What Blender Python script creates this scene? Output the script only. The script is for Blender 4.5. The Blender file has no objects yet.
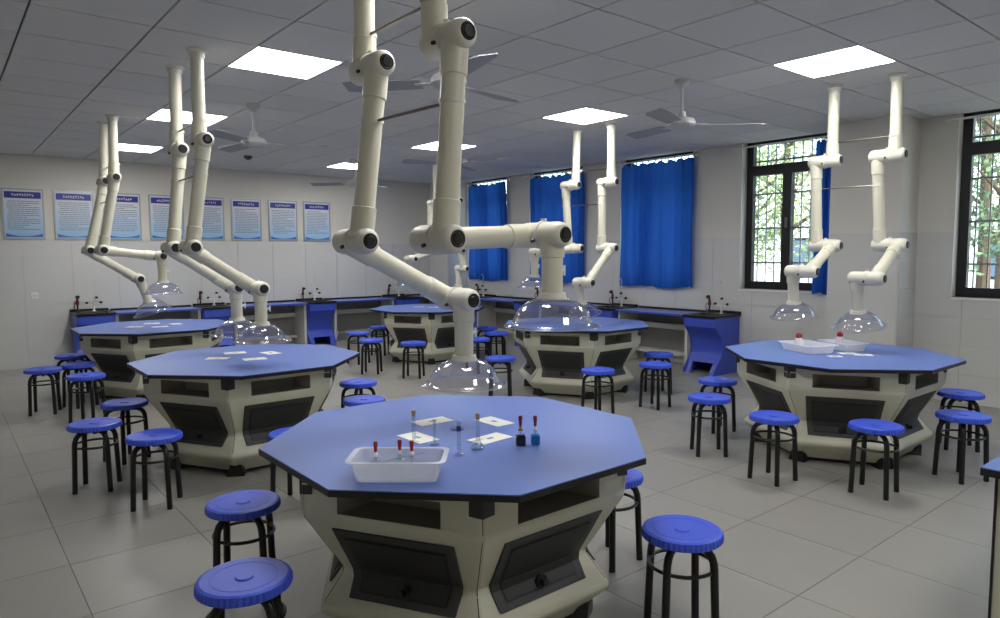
import bpy, bmesh, math, random
from mathutils import Vector, Matrix
random.seed(7)
sc = bpy.context.scene
COL = sc.collection
R = math.radians
# ------------------------------------------------------------------ camera
FPX, HC = 690.0, 1.49
yaw, pit, rol = R(50.7), R(4.6), R(-0.3)
_fw = Vector((math.cos(yaw), math.sin(yaw), 0)); _rt = Vector((math.sin(yaw), -math.cos(yaw), 0)); _up = Vector((0, 0, 1))
CF = _fw * math.cos(pit) - _up * math.sin(pit)
_U = _up * math.cos(pit) + _fw * math.sin(pit)
CR = _rt * math.cos(rol) + _U * math.sin(rol)
CU = _U * math.cos(rol) - _rt * math.sin(rol)
CAM = Vector((0, 0, HC))
cam = bpy.data.cameras.new('camera'); camo = bpy.data.objects.new('camera', cam); COL.objects.link(camo)
camo.matrix_world = Matrix(((CR.x, CU.x, -CF.x, CAM.x), (CR.y, CU.y, -CF.y, CAM.y), (CR.z, CU.z, -CF.z, CAM.z), (0, 0, 0, 1)))
cam.sensor_width = 36; cam.lens = FPX / 1000 * 36; cam.clip_start = 0.05; cam.clip_end = 200
sc.camera = camo
# ------------------------------------------------------------------ world, exposure
w = bpy.data.worlds.new('world'); sc.world = w; w.use_nodes = True
nt = w.node_tree; bg = nt.nodes['Background']
sky = nt.nodes.new('ShaderNodeTexSky'); sky.sky_type = 'NISHITA'; sky.sun_disc = False
sky.sun_elevation = R(48); sky.sun_rotation = R(200); sky.air_density = 1.2; sky.dust_density = 3.0
nt.links.new(sky.outputs[0], bg.inputs[0]); bg.inputs[1].default_value = 1.1
vs = sc.view_settings
vs.view_transform = 'Standard'; vs.look = 'None'; vs.gamma = 1.0; vs.use_curve_mapping = False
vs.exposure = 0.0
LAMP = 23.5          # ceiling light panel emission

def pix(x, y): return CF + CR * ((x - 500) / FPX) + CU * ((309 - y) / FPX)
def onz(x, y, z):
    d = pix(x, y); return CAM + d * ((z - HC) / d.z)
def proj(p):
    v = Vector(p) - CAM; d = v.dot(CF)
    if d < 0.05: return (-9999, -9999)
    return (500 + FPX * v.dot(CR) / d, 309 - FPX * v.dot(CU) / d)
def in_view(pts):
    q = [proj(p) for p in pts]; q = [a for a in q if a[0] > -9000]
    if not q: return False
    return max(a[0] for a in q) > -5 and min(a[0] for a in q) < 1005 and max(a[1] for a in q) > -5 and min(a[1] for a in q) < 623

# ------------------------------------------------------------------ materials
MATS = {}
def srgb(c):
    return tuple(((v / 255) / 12.92 if v / 255 <= 0.04045 else ((v / 255 + 0.055) / 1.055) ** 2.4) for v in c) + (1,)
def mat(name, rgb, rough=0.5, metal=0.0, spec=0.5, var=0.06, scale=8.0, bump=0.0, bscale=60.0, coat=0.0):
    m = bpy.data.materials.new(name); m.use_nodes = True
    n = m.node_tree; b = n.nodes['Principled BSDF']
    b.inputs['Roughness'].default_value = rough; b.inputs['Metallic'].default_value = metal
    b.inputs['Specular IOR Level'].default_value = spec
    if coat: b.inputs['Coat Weight'].default_value = coat
    c = srgb(rgb)
    tc = n.nodes.new('ShaderNodeTexCoord'); ns = n.nodes.new('ShaderNodeTexNoise')
    ns.inputs['Scale'].default_value = scale; ns.inputs['Detail'].default_value = 3
    n.links.new(tc.outputs['Object'], ns.inputs['Vector'])
    mx = n.nodes.new('ShaderNodeMix'); mx.data_type = 'RGBA'
    mx.inputs[6].default_value = tuple(v * (1 - var) for v in c[:3]) + (1,)
    mx.inputs[7].default_value = tuple(min(1, v * (1 + var)) for v in c[:3]) + (1,)
    n.links.new(ns.outputs[0], mx.inputs[0]); n.links.new(mx.outputs[2], b.inputs['Base Color'])
    if bump:
        n2 = n.nodes.new('ShaderNodeTexNoise'); n2.inputs['Scale'].default_value = bscale
        n.links.new(tc.outputs['Object'], n2.inputs['Vector'])
        bp = n.nodes.new('ShaderNodeBump'); bp.inputs['Strength'].default_value = bump; bp.inputs['Distance'].default_value = 0.01
        n.links.new(n2.outputs[0], bp.inputs['Height']); n.links.new(bp.outputs[0], b.inputs['Normal'])
    MATS[name] = m
    return m
def island_var(m, amt):
    """vary brightness a little from tile to tile"""
    n = m.node_tree; b = n.nodes['Principled BSDF']; src = b.inputs['Base Color'].links[0].from_socket
    oi = n.nodes.new('ShaderNodeObjectInfo'); mp = n.nodes.new('ShaderNodeMapRange')
    mp.inputs[3].default_value = 1 - amt; mp.inputs[4].default_value = 1 + amt
    n.links.new(oi.outputs['Random'], mp.inputs[0])
    hs = n.nodes.new('ShaderNodeHueSaturation'); n.links.new(mp.outputs[0], hs.inputs['Value'])
    n.links.new(src, hs.inputs['Color']); n.links.new(hs.outputs[0], b.inputs['Base Color'])
def clear_mat(name, tint, refl_rough=0.03, frost=0.0, frost_rgb=(230, 232, 235), ior=1.49):
    m = bpy.data.materials.new(name); m.use_nodes = True
    n = m.node_tree; n.nodes.clear()
    o = n.nodes.new('ShaderNodeOutputMaterial'); t = n.nodes.new('ShaderNodeBsdfTransparent'); t.inputs[0].default_value = srgb(tint)
    g = n.nodes.new('ShaderNodeBsdfGlossy'); g.inputs['Roughness'].default_value = refl_rough
    lw = n.nodes.new('ShaderNodeLayerWeight'); lw.inputs[0].default_value = 0.5
    pw = n.nodes.new('ShaderNodeMath'); pw.operation = 'POWER'; pw.inputs[1].default_value = 4.0; n.links.new(lw.outputs['Facing'], pw.inputs[0])
    f0 = ((ior - 1) / (ior + 1)) ** 2
    ma = n.nodes.new('ShaderNodeMath'); ma.operation = 'MULTIPLY_ADD'; ma.inputs[1].default_value = 0.8; ma.inputs[2].default_value = f0; n.links.new(pw.outputs[0], ma.inputs[0])
    mx = n.nodes.new('ShaderNodeMixShader'); n.links.new(ma.outputs[0], mx.inputs[0])
    n.links.new(t.outputs[0], mx.inputs[1]); n.links.new(g.outputs[0], mx.inputs[2])
    out = mx.outputs[0]
    if frost:
        d = n.nodes.new('ShaderNodeBsdfDiffuse'); d.inputs[0].default_value = srgb(frost_rgb)
        tl = n.nodes.new('ShaderNodeBsdfTranslucent'); tl.inputs[0].default_value = srgb(frost_rgb)
        m1 = n.nodes.new('ShaderNodeMixShader'); m1.inputs[0].default_value = 0.45
        n.links.new(d.outputs[0], m1.inputs[1]); n.links.new(tl.outputs[0], m1.inputs[2])
        m2 = n.nodes.new('ShaderNodeMixShader')
        ns = n.nodes.new('ShaderNodeTexNoise'); ns.inputs['Scale'].default_value = 25
        mp = n.nodes.new('ShaderNodeMapRange'); mp.inputs[3].default_value = frost * 0.9; mp.inputs[4].default_value = min(1, frost * 1.1)
        n.links.new(ns.outputs[0], mp.inputs[0]); n.links.new(mp.outputs[0], m2.inputs[0])
        n.links.new(out, m2.inputs[1]); n.links.new(m1.outputs[0], m2.inputs[2]); out = m2.outputs[0]
    n.links.new(out, o.inputs[0]); MATS[name] = m
    return m
def emis(name, rgb, strength):
    m = bpy.data.materials.new(name); m.use_nodes = True; n = m.node_tree; n.nodes.clear()
    o = n.nodes.new('ShaderNodeOutputMaterial'); e = n.nodes.new('ShaderNodeEmission')
    e.inputs[0].default_value = srgb(rgb); e.inputs[1].default_value = strength
    n.links.new(e.outputs[0], o.inputs[0]); MATS[name] = m

mat('floor_tile', (153, 151, 144), rough=0.36, var=0.05, scale=5, bump=0.03, bscale=90); island_var(MATS['floor_tile'], 0.03)
mat('grout', (112, 110, 104), rough=0.9)
mat('ceiling_tile', (216, 216, 213), rough=0.95, spec=0.1, var=0.03, scale=40, bump=0.15, bscale=220); island_var(MATS['ceiling_tile'], 0.02)
mat('ceiling_gap', (88, 88, 90), rough=0.9)
mat('paint', (220, 217, 208), rough=0.85, spec=0.2, var=0.02, scale=2)
mat('wall_tile', (213, 213, 211), rough=0.22, spec=0.5, var=0.02, scale=3); island_var(MATS['wall_tile'], 0.012)
mat('wall_grout', (150, 149, 146), rough=0.9)
mat('pipe', (222, 219, 200), rough=0.38, var=0.02)
mat('joint', (222, 219, 206), rough=0.42, var=0.02)
mat('black_plastic', (22, 22, 24), rough=0.35)
mat('rod_metal', (128, 122, 112), rough=0.3, metal=0.9)
mat('blue_top', (104, 128, 196), spec=0.35, rough=0.42, var=0.03, scale=3)
mat('bench_blue', (112, 132, 202), rough=0.35, var=0.03)
mat('black_edge', (18, 18, 22), rough=0.4)
mat('cream', (204, 203, 183), rough=0.42, var=0.02)
mat('charcoal', (60, 60, 61), rough=0.5, var=0.05)
mat('charcoal_dark', (44, 44, 45), rough=0.5)
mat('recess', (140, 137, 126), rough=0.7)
mat('seat_blue', (64, 92, 222), rough=0.4, var=0.04, scale=14)
mat('leg_black', (17, 17, 18), rough=0.32)
mat('cabinet_blue', (60, 84, 194), rough=0.4, var=0.03)
mat('bench_grey', (122, 121, 118), rough=0.5)
mat('bench_light', (196, 195, 188), rough=0.5)
mat('white_plastic', (232, 232, 230), rough=0.4, var=0.02)
mat('fan_white', (190, 191, 190), rough=0.5)
mat('fan_blade', (158, 159, 164), rough=0.6)
mat('red', (160, 18, 30), rough=0.4)
mat('dark_red', (120, 22, 30), rough=0.4)
mat('cork', (176, 150, 108), rough=0.8)
mat('paper', (240, 240, 228), rough=0.8, var=0.01)
mat('print_cyan', (110, 170, 190), rough=0.8)
mat('print_blue', (120, 140, 190), rough=0.8)
mat('black_liquid', (14, 10, 10), rough=0.1)
mat('blue_liquid', (20, 110, 190), rough=0.1)
mat('frame_black', (18, 18, 20), rough=0.4)
mat('grille', (150, 158, 156), rough=0.5, metal=0.3)
mat('poster_head', (44, 52, 150), rough=0.35)
mat('poster_foot', (64, 110, 190), rough=0.35)
mat('poster_ink', (128, 140, 156), rough=0.5)
mat('poster_frame', (170, 176, 180), rough=0.35, metal=0.5)
mat('bark', (84, 70, 56), rough=0.9, var=0.3, scale=12)
mat('ground_pale', (186, 184, 176), rough=0.9)
mat('building_pale', (232, 232, 230), rough=0.8)
mat('building_glass', (90, 110, 130), rough=0.15)
clear_mat('hood_clear', (246, 246, 249), 0.05, frost=0.035, frost_rgb=(225, 226, 240), ior=1.7)
clear_mat('hood_edge', (215, 216, 226), 0.08, frost=0.4)
clear_mat('glassware', (246, 248, 248), 0.02, ior=1.5)
clear_mat('tray_frost', (240, 242, 246), 0.15, frost=0.55, frost_rgb=(248, 249, 250))
clear_mat('tray_white', (240, 240, 244), 0.2, frost=0.92, frost_rgb=(250, 250, 252))
clear_mat('window_glass', (246, 250, 250), 0.0, ior=1.25)
emis('lamp', (255, 253, 250), LAMP)
# poster paper: white fading into pale blue print towards the foot (printed design)
def poster_paper():
    m = mat('poster_paper', (220, 226, 236), rough=0.35); n = m.node_tree; b = n.nodes['Principled BSDF']
    tc = n.nodes.new('ShaderNodeTexCoord'); sp = n.nodes.new('ShaderNodeSeparateXYZ'); n.links.new(tc.outputs['Generated'], sp.inputs[0])
    rp = n.nodes.new('ShaderNodeValToRGB'); rp.color_ramp.elements[0].color = srgb((150, 196, 232)); rp.color_ramp.elements[1].color = srgb((222, 224, 234))
    rp.color_ramp.elements[1].position = 0.75
    n.links.new(sp.outputs['Z'], rp.inputs[0]); n.links.new(rp.outputs[0], b.inputs['Base Color'])
poster_paper()
def curtain_mat():
    m = bpy.data.materials.new('curtain'); m.use_nodes = True; n = m.node_tree; n.nodes.clear()
    o = n.nodes.new('ShaderNodeOutputMaterial')
    d = n.nodes.new('ShaderNodeBsdfDiffuse'); t = n.nodes.new('ShaderNodeBsdfTranslucent')
    tc = n.nodes.new('ShaderNodeTexCoord'); wv = n.nodes.new('ShaderNodeTexNoise'); wv.inputs['Scale'].default_value = 30
    n.links.new(tc.outputs['Object'], wv.inputs['Vector'])
    rp = n.nodes.new('ShaderNodeValToRGB'); rp.color_ramp.elements[0].color = srgb((46, 96, 180)); rp.color_ramp.elements[1].color = srgb((58, 112, 200))
    n.links.new(wv.outputs[0], rp.inputs[0]); n.links.new(rp.outputs[0], d.inputs[0]); n.links.new(rp.outputs[0], t.inputs[0])
    mx = n.nodes.new('ShaderNodeMixShader'); mx.inputs[0].default_value = 0.5
    n.links.new(d.outputs[0], mx.inputs[1]); n.links.new(t.outputs[0], mx.inputs[2]); n.links.new(mx.outputs[0], o.inputs[0])
    MATS['curtain'] = m
curtain_mat()
def leaf_mat(name, rgb):
    m = bpy.data.materials.new(name); m.use_nodes = True; n = m.node_tree; n.nodes.clear()
    o = n.nodes.new('ShaderNodeOutputMaterial'); d = n.nodes.new('ShaderNodeBsdfDiffuse'); t = n.nodes.new('ShaderNodeBsdfTranslucent')
    ge = n.nodes.new('ShaderNodeNewGeometry'); rp = n.nodes.new('ShaderNodeValToRGB')
    rp.color_ramp.elements[0].color = srgb(tuple(int(v * .7) for v in rgb)); rp.color_ramp.elements[1].color = srgb(tuple(min(255, int(v * 1.25)) for v in rgb))
    n.links.new(ge.outputs['Random Per Island'], rp.inputs[0]); n.links.new(rp.outputs[0], d.inputs[0]); n.links.new(rp.outputs[0], t.inputs[0])
    mx = n.nodes.new('ShaderNodeMixShader'); mx.inputs[0].default_value = 0.45
    n.links.new(d.outputs[0], mx.inputs[1]); n.links.new(t.outputs[0], mx.inputs[2]); n.links.new(mx.outputs[0], o.inputs[0]); MATS[name] = m
leaf_mat('leaf_a', (136, 154, 108)); leaf_mat('leaf_b', (160, 174, 128)); leaf_mat('leaf_c', (116, 136, 106))

# ------------------------------------------------------------------ mesh helpers
class MB:
    def __init__(s): s.v = []; s.f = []
    def add(s, vs, fs):
        o = len(s.v); s.v += [tuple(p) for p in vs]; s.f += [tuple(i + o for i in f) for f in fs]; return s
    def box(s, x0, x1, y0, y1, z0, z1):
        return s.add([(x0, y0, z0), (x1, y0, z0), (x1, y1, z0), (x0, y1, z0), (x0, y0, z1), (x1, y0, z1), (x1, y1, z1), (x0, y1, z1)],
                     [(0, 3, 2, 1), (4, 5, 6, 7), (0, 1, 5, 4), (1, 2, 6, 5), (2, 3, 7, 6), (3, 0, 4, 7)])
    def hexa(s, p):  # 8 points: bottom 4 ccw, top 4 ccw
        return s.add(p, [(0, 3, 2, 1), (4, 5, 6, 7), (0, 1, 5, 4), (1, 2, 6, 5), (2, 3, 7, 6), (3, 0, 4, 7)])
    def prism(s, poly, z0, z1):
        n = len(poly)
        return s.add([(x, y, z0) for x, y in poly] + [(x, y, z1) for x, y in poly],
                     [tuple(range(n - 1, -1, -1)), tuple(range(n, 2 * n))] + [(i, (i + 1) % n, n + (i + 1) % n, n + i) for i in range(n)])
    def lathe(s, prof, o=(0, 0, 0), ax=(0, 0, 1), n=24, closed=False):
        """prof: (r, h) along axis ax from o; r==0 ends become poles"""
        a = Vector(ax).normalized(); u = a.orthogonal().normalized(); w_ = a.cross(u); o = Vector(o)
        rings = []; vs = []; fs = []
        for r, h in prof:
            if r < 1e-7: rings.append([len(vs)]); vs.append(o + a * h)
            else:
                rings.append(list(range(len(vs), len(vs) + n)))
                for i in range(n):
                    t = 2 * math.pi * i / n; vs.append(o + a * h + (u * math.cos(t) + w_ * math.sin(t)) * r)
        prs = list(zip(rings[:-1], rings[1:]))
        if closed: prs.append((rings[-1], rings[0]))
        for A, B in prs:
            for i in range(n):
                j = (i + 1) % n
                if len(A) == 1 and len(B) == 1: continue
                if len(A) == 1: fs.append((A[0], B[j], B[i]))
                elif len(B) == 1: fs.append((A[i], A[j], B[0]))
                else: fs.append((A[i], A[j], B[j], B[i]))
        return s.add(vs, fs)
    def cyl(s, p0, p1, r, n=16, r1=None):
        p0 = Vector(p0); p1 = Vector(p1); L = (p1 - p0).length
        return s.lathe([(0, 0), (r, 0), (r if r1 is None else r1, L), (0, L)], p0, p1 - p0, n)
    def tube(s, pts, r, n=10, cap=True, closed=False):
        pts = [Vector(p) for p in pts]; N = len(pts); vs = []; fs = []
        prev = None
        for i, p in enumerate(pts):
            if closed: t = (pts[(i + 1) % N] - pts[i - 1])
            else: t = pts[min(i + 1, N - 1)] - pts[max(i - 1, 0)]
            t.normalize()
            if prev is None: u = t.orthogonal().normalized()
            else: u = (prev - t * prev.dot(t)).normalized()
            prev = u; w_ = t.cross(u)
            rr = r[i] if isinstance(r, (list, tuple)) else r
            for k in range(n):
                a = 2 * math.pi * k / n; vs.append(p + (u * math.cos(a) + w_ * math.sin(a)) * rr)
        for i in range(N if closed else N - 1):
            for k in range(n):
                a, b = i * n + k, i * n + (k + 1) % n; j = ((i + 1) % N) * n
                fs.append((a, b, j + (k + 1) % n, j + k))
        if cap and not closed: fs += [tuple(range(n - 1, -1, -1)), tuple(range((N - 1) * n, N * n))]
        return s.add(vs, fs)
    def mesh(s, name, m, smooth=True, ang=35):
        me = bpy.data.meshes.new(name); me.from_pydata(s.v, [], s.f); me.update()
        bm = bmesh.new(); bm.from_mesh(me); bmesh.ops.recalc_face_normals(bm, faces=bm.faces[:]); bm.to_mesh(me); bm.free()
        if smooth:
            me.shade_smooth(); me.set_sharp_from_angle(angle=R(ang))
        me.materials.append(MATS[m]); return me
    def build(s, name, m, parent=None, smooth=True, bevel=0.0, bseg=2):
        return obj(name, s.mesh(name, m, smooth), parent, bevel, bseg)
def obj(name, me, parent=None, bevel=0.0, bseg=2):
    o = bpy.data.objects.new(name, me); COL.objects.link(o)
    if parent is not None: o.parent = parent
    if bevel:
        b = o.modifiers.new('bevel', 'BEVEL'); b.width = bevel; b.segments = bseg; b.limit_method = 'ANGLE'; b.angle_limit = R(30)
    return o
def tag(o, label, cat, group=None):
    o['label'] = label; o['category'] = cat
    if group: o['group'] = group
    return o
def thing(name, label, cat, loc=(0, 0, 0), rz=0.0, group=None):
    o = bpy.data.objects.new(name, None); COL.objects.link(o); o.location = loc; o.rotation_euler = (0, 0, rz); o.empty_display_size = 0.1
    return tag(o, label, cat, group)
def struct(o): o['kind'] = 'structure'; return o
def copy_tree(o, parent=None):
    c = o.copy(); COL.objects.link(c)
    if parent is not None: c.parent = parent
    for ch in list(o.children): copy_tree(ch, c)
    return c
def place(proto, used, loc, rz, label, cat, group):
    o = copy_tree(proto) if used else proto
    o.location = loc; o.rotation_euler = (0, 0, rz); tag(o, label, cat, group); return o

# ------------------------------------------------------------------ room shell
XW, YW, ZC = 7.75, 11.05, 2.81
XL, YF = -1.337, -2.151
# floor
fl = struct(MB().box(XL, XW + .3, YF, YW, -0.06, -0.004).build('floor', 'grout', None, False))
def tile_field(parent, name, m, xs, ys, z0, z1, gap, skip=()):
    cache = {}; rest = MB()
    for i in range(len(xs) - 1):
        for j in range(len(ys) - 1):
            if (i, j) in skip: continue
            a, b, c, d = xs[i], xs[i + 1], ys[j], ys[j + 1]
            zz = z1 if abs(z1) < 1 else z0
            if in_view([(x, y, zz) for x in (a, b) for y in (c, d)]):
                k = (round(b - a, 3), round(d - c, 3))
                if k not in cache:
                    hx, hy = (b - a - gap) / 2, (d - c - gap) / 2
                    cache[k] = MB().box(-hx, hx, -hy, hy, z0, z1).mesh(name, m, False)
                o = obj(name, cache[k], parent); o.location = ((a + b) / 2, (c + d) / 2, 0)
            else: rest.box(a + gap / 2, b - gap / 2, c + gap / 2, d - gap / 2, z0, z1)
    r = rest.build(name + '_field', m, parent, False); r['kind'] = 'stuff'
def cuts(lo, hi, start, step):
    v = [lo]; x = start
    while x < hi - 0.02:
        if x > lo + 0.02: v.append(x)
        x += step
    return v + [hi]
tile_field(fl, 'floor_tile', 'floor_tile', cuts(XL, XW, .43 - 6, .6), cuts(YF, YW, .22 - 6, .6), -0.004, 0.0, 0.0035)
# ceiling
ce = struct(MB().box(XL, XW + .3, YF, YW, ZC + .014, ZC + .08).build('ceiling', 'ceiling_gap', None, False))
cxs = cuts(XL, XW, -0.137 - 6, .6); cys = cuts(YF, YW, -0.351 - 6, .6)
def cidx(arr, v): return min(range(len(arr)), key=lambda i: abs(arr[i] - v))
LI = [(3, 4), (3, 8), (3, 12), (3, 16), (8, 4), (8, 8), (8, 12), (8, 16), (8, 0), (3, 0)]  # the final pair is added unseen, to brighten the foreground
lamp_cells = [(cidx(cxs, .6 * i - .137), cidx(cys, .6 * j - .351)) for i, j in LI]
tile_field(ce, 'ceiling_tile', 'ceiling_tile', cxs, cys, ZC, ZC + .014, 0.013, skip=set(lamp_cells))
lamp_lab = ['square white ceiling light over the foreground table, above the frame', 'large square ceiling light at upper left beside the second left table arms',
 'square ceiling light behind the left hand pair of hanging arms', 'far left ceiling light, nearest the poster wall on that side',
 'large square ceiling light at upper right beside the right hand arms', 'square ceiling light above the middle right table arms',
 'square ceiling light partly behind the nearest hanging arm', 'small far ceiling light nearest the last wall posters',
 'square ceiling light behind the camera on the window side, added out of frame', 'square ceiling light above the camera on the left side, added out of frame']
for (i, j), lb in zip(lamp_cells, lamp_lab):
    a, b, c, d = cxs[i], cxs[i + 1], cys[j], cys[j + 1]
    t = thing('ceiling_light', lb, 'ceiling light', ((a + b) / 2, (c + d) / 2, ZC), 0, 'square ceiling light panels')
    h = .297; f_ = MB()
    for s in (-1, 1):
        f_.box(-h, h, s * h - .008 if s > 0 else -h, h if s > 0 else -h + .008, -.003, .012)
        f_.box(s * h - .008 if s > 0 else -h, h if s > 0 else -h + .008, -h + .008, h - .008, -.003, .012)
    f_.build('frame', 'white_plastic', t, False)
    MB().box(-h + .008, h - .008, -h + .008, h - .008, 0.0, .01).build('diffuser', 'lamp', t, False)
# walls
def rects_minus(r, holes):
    out = [r]
    for h in holes:
        nx = []
        for a in out:
            y0, y1, z0, z1 = a; hy0, hy1, hz0, hz1 = h
            if hy1 <= y0 or hy0 >= y1 or hz1 <= z0 or hz0 >= z1: nx.append(a); continue
            if z0 < hz0: nx.append((y0, y1, z0, hz0))
            if z1 > hz1: nx.append((y0, y1, hz1, z1))
            m0, m1 = max(z0, hz0), min(z1, hz1)
            if y0 < hy0: nx.append((y0, hy0, m0, m1))
            if y1 > hy1: nx.append((hy1, y1, m0, m1))
        out = nx
    return out
SILL, WTOP = 1.04, 2.83
WIN = [(1.15, 2.44),  (3.55, 4.76), (5.47, 6.70), (7.45, 8.68), (9.27, 10.42), (-1.05, .24)]  # last window is added out of view, for more daylight at front right
holes = [(a, b, SILL, WTOP) for a, b in WIN]
DADO = 1.68
wr = MB()
for y0, y1, z0, z1 in rects_minus((YF, YW, 0, ZC + .05), holes): wr.box(XW, XW + .24, y0, y1, z0, z1)
wr = struct(wr.build('wall_right', 'paint', None, False))
wb = struct(MB().box(XL, XW + .24, YW, YW + .2, 0, ZC + .05).build('wall_back', 'paint', None, False))
struct(MB().box(XL - .2, XL, YF - .2, YW + .2, 0, ZC + .05).build('wall_left', 'paint', None, False))
struct(MB().box(XL, XW + .24, YF - .2, YF, 0, ZC + .05).build('wall_front', 'paint', None, False))
# piers standing out of the window wall
PIERS = [(2.77, 3.46), (10.45, 11.05)]; XP = 7.32
for a, b in PIERS: MB().box(XP, XW, a, b, 0, ZC + .01).build('pier', 'paint', wr, False)
# dado tiles (one object each)
tcache = {}; TT = .008
def wall_tile(parent, horiz, u0, u1, z0, z1, face, axis):
    g = .0018
    k = (axis, round(u1 - u0, 3), round(z1 - z0, 3))
    if k not in tcache:
        h, v = (u1 - u0) / 2 - g, (z1 - z0) / 2 - g
        if axis == 'y': tcache[k] = MB().box(-TT, 0, -h, h, -v, v).mesh('wall_tile', 'wall_tile', False)      # lies on an X face
        else: tcache[k] = MB().box(-h, h, -TT, 0, -v, v).mesh('wall_tile', 'wall_tile', False)
    o = obj('wall_tile', tcache[k], parent)
    o.location = (face, (u0 + u1) / 2, (z0 + z1) / 2) if axis == 'y' else ((u0 + u1) / 2, face, (z0 + z1) / 2)
TW, TH = .56, .28
zrows = [(DADO - TH * (k + 1), DADO - TH * k) for k in range(6)]
blocked = holes + [(a, b, -1, 9) for a, b in PIERS]
rest = MB()
us = cuts(YF, YW, .1 - 6 * TW, TW)
for z0, z1 in zrows:
    for a, b in zip(us[:-1], us[1:]):
        for q in rects_minus((a, b, max(0, z0), z1), blocked):
            if q[1] - q[0] < .02 or q[3] - q[2] < .02: continue
            if in_view([(XW, q[0], q[2]), (XW, q[1], q[3])]): wall_tile(wr, 0, *q, XW, 'y')
            else: rest.box(XW - TT, XW, q[0], q[1], q[2], q[3])
    for pa, pb in PIERS:      # pier faces
        wall_tile(wr, 0, pa, pb, max(0, z0), z1, XP, 'y')
        wall_tile(wr, 0, XP, XW - TT, max(0, z0), z1, pa, 'x')
us = cuts(XL, XP, .35 - 4 * TW, TW)
for z0, z1 in zrows:
    for a, b in zip(us[:-1], us[1:]):
        if in_view([(a, YW, max(0, z0)), (b, YW, z1)]): wall_tile(wb, 0, a, b, max(0, z0), z1, YW, 'x')
        else: rest.box(a, b, YW - TT, YW, max(0, z0), z1)
r_ = rest.build('wall_tile_field', 'wall_tile', wr, False); r_['kind'] = 'stuff'
# baseboards
bb = MB()
struct(MB().box(XL, XP, YW - .02, YW - TT, 0, .06).build('baseboard_back', 'wall_tile', None, False))

# ------------------------------------------------------------------ windows
XG = XW + .15
for wi, (y0, y1) in enumerate(WIN):
    t = thing('window_%d' % (wi + 1), 'black framed window', 'window', (0, 0, 0)); del t['label']; del t['category']; struct(t)
    fw = .085; zt = 2.48
    fr = MB()
    fr.box(XG - .03, XG + .04, y0, y0 + fw, SILL, WTOP); fr.box(XG - .03, XG + .04, y1 - fw, y1, SILL, WTOP)
    fr.box(XG - .03, XG + .04, y0 + fw, y1 - fw, SILL, SILL + .09); fr.box(XG - .03, XG + .04, y0 + fw, y1 - fw, WTOP - .03, WTOP)
    fr.build('window_frame', 'frame_black', t, False)
    MB().box(XG - .035, XG + .04, y0 + fw, y1 - fw, zt - .06, zt + .06).build('transom', 'frame_black', t, False)
    ym = (y0 + y1) / 2
    if wi == 1: ym = 4.23
    MB().box(XG - .04, XG + .04, ym - .055, ym + .055, SILL + .09, zt - .06).build('mullion', 'frame_black', t, False)
    for a, b in ((y0 + fw, ym - .055), (ym + .055, y1 - fw)):
        MB().box(XG, XG + .006, a, b, SILL + .09, zt - .06).build('pane', 'window_glass', t, False)
    MB().box(XG, XG + .006, y0 + fw, y1 - fw, zt + .06, WTOP - .03).build('pane', 'window_glass', t, False)
    MB().box(XW - .02, XG - .03, y0, y1, SILL - .025, SILL).build('window_sill', 'white_plastic', t, False)
    MB().box(XG - .05, XG - .03, ym - .014, ym + .014, 1.78, 1.9).build('window_handle', 'rod_metal', t, False)
    g = MB(); n = int((y1 - y0) / .11); xg = XW + .21
    for k in range(1, n):
        yy = y0 + (y1 - y0) * k / n; g.box(xg, xg + .012, yy - .006, yy + .006, SILL, WTOP)
    for zz in (1.36, 1.78, 2.2, 2.6): g.box(xg - .004, xg + .02, y0, y1, zz - .01, zz + .01)
    g.build('security_grille', 'grille', t, False)

# curtains
def curtain(y0, y1, z0, z1, label, seed, folds, flare=0.0):
    rnd = random.Random(seed); L = y1 - y0
    cl = thing('curtain', label, 'curtain', (XW - .075, (y0 + y1) / 2, z0), 0, 'blue window curtains')
    nu, nv = folds * 10, 26; vs = []; fs = []
    ph = [rnd.uniform(0, 6.28) for _ in range(4)]
    for j in range(nv + 1):
        v = j / nv; z = (z1 - z0) * v
        for i in range(nu + 1):
            u = i / nu
            amp = .05 * (.7 + .45 * math.sin(1.6 * u * 6.28 + ph[0])) * (1 - .25 * v)
            w_ = u + .03 * math.sin(2 * u * 6.28 + ph[1]) + .012 * (1 - v) * math.sin(4 * u * 6.28 + ph[2])
            sn = math.sin(folds * 6.28 * w_ + .5 * math.sin(v * 3 + ph[3])); x = amp * math.copysign(abs(sn) ** .75, sn) + .006 * math.sin(17 * u + 9 * v)
            yy = (u - .5) * L * (1 + flare * (1 - v) * .5) + .006 * math.sin(v * 7 + u * 20)
            zz = z
            if j == nv: zz -= .035 * (0.5 + .5 * math.cos(2 * math.pi * u * folds))
            if j == 0: zz += .012 * math.sin(u * 9 + ph[0])
            vs.append((x, yy, zz))
    for j in range(nv):
        for i in range(nu): a = j * (nu + 1) + i; fs.append((a, a + 1, a + nu + 2, a + nu + 1))
    m = MB().add(vs, fs); o = m.build('fabric', 'curtain', cl, True)
    for k in range(folds + 1):
        yy = (k / folds - .5) * L * .985
        MB().tube([(.012 * math.cos(a), yy, z1 - z0 + .022 + .016 * math.sin(a)) for a in [q * .6283 for q in range(10)]], .003, 6, closed=True).build('ring', 'rod_metal', cl)
    return cl
curtain(9.19, 10.26, 1.02, 2.73, 'blue curtain farthest back, left of the piped arm over the window', 1, 7)
curtain(7.35, 8.56, 1.02, 2.73, 'middle blue curtain behind the pair of slim white arms', 2, 8)
curtain(5.39, 6.61, 1.02, 2.73, 'widest blue curtain, nearest the open window', 3, 8, .03)
curtain(3.53, 3.80, 1.02, 2.73, 'narrow bunched blue curtain pulled to the right of the open window', 4, 5)
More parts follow.
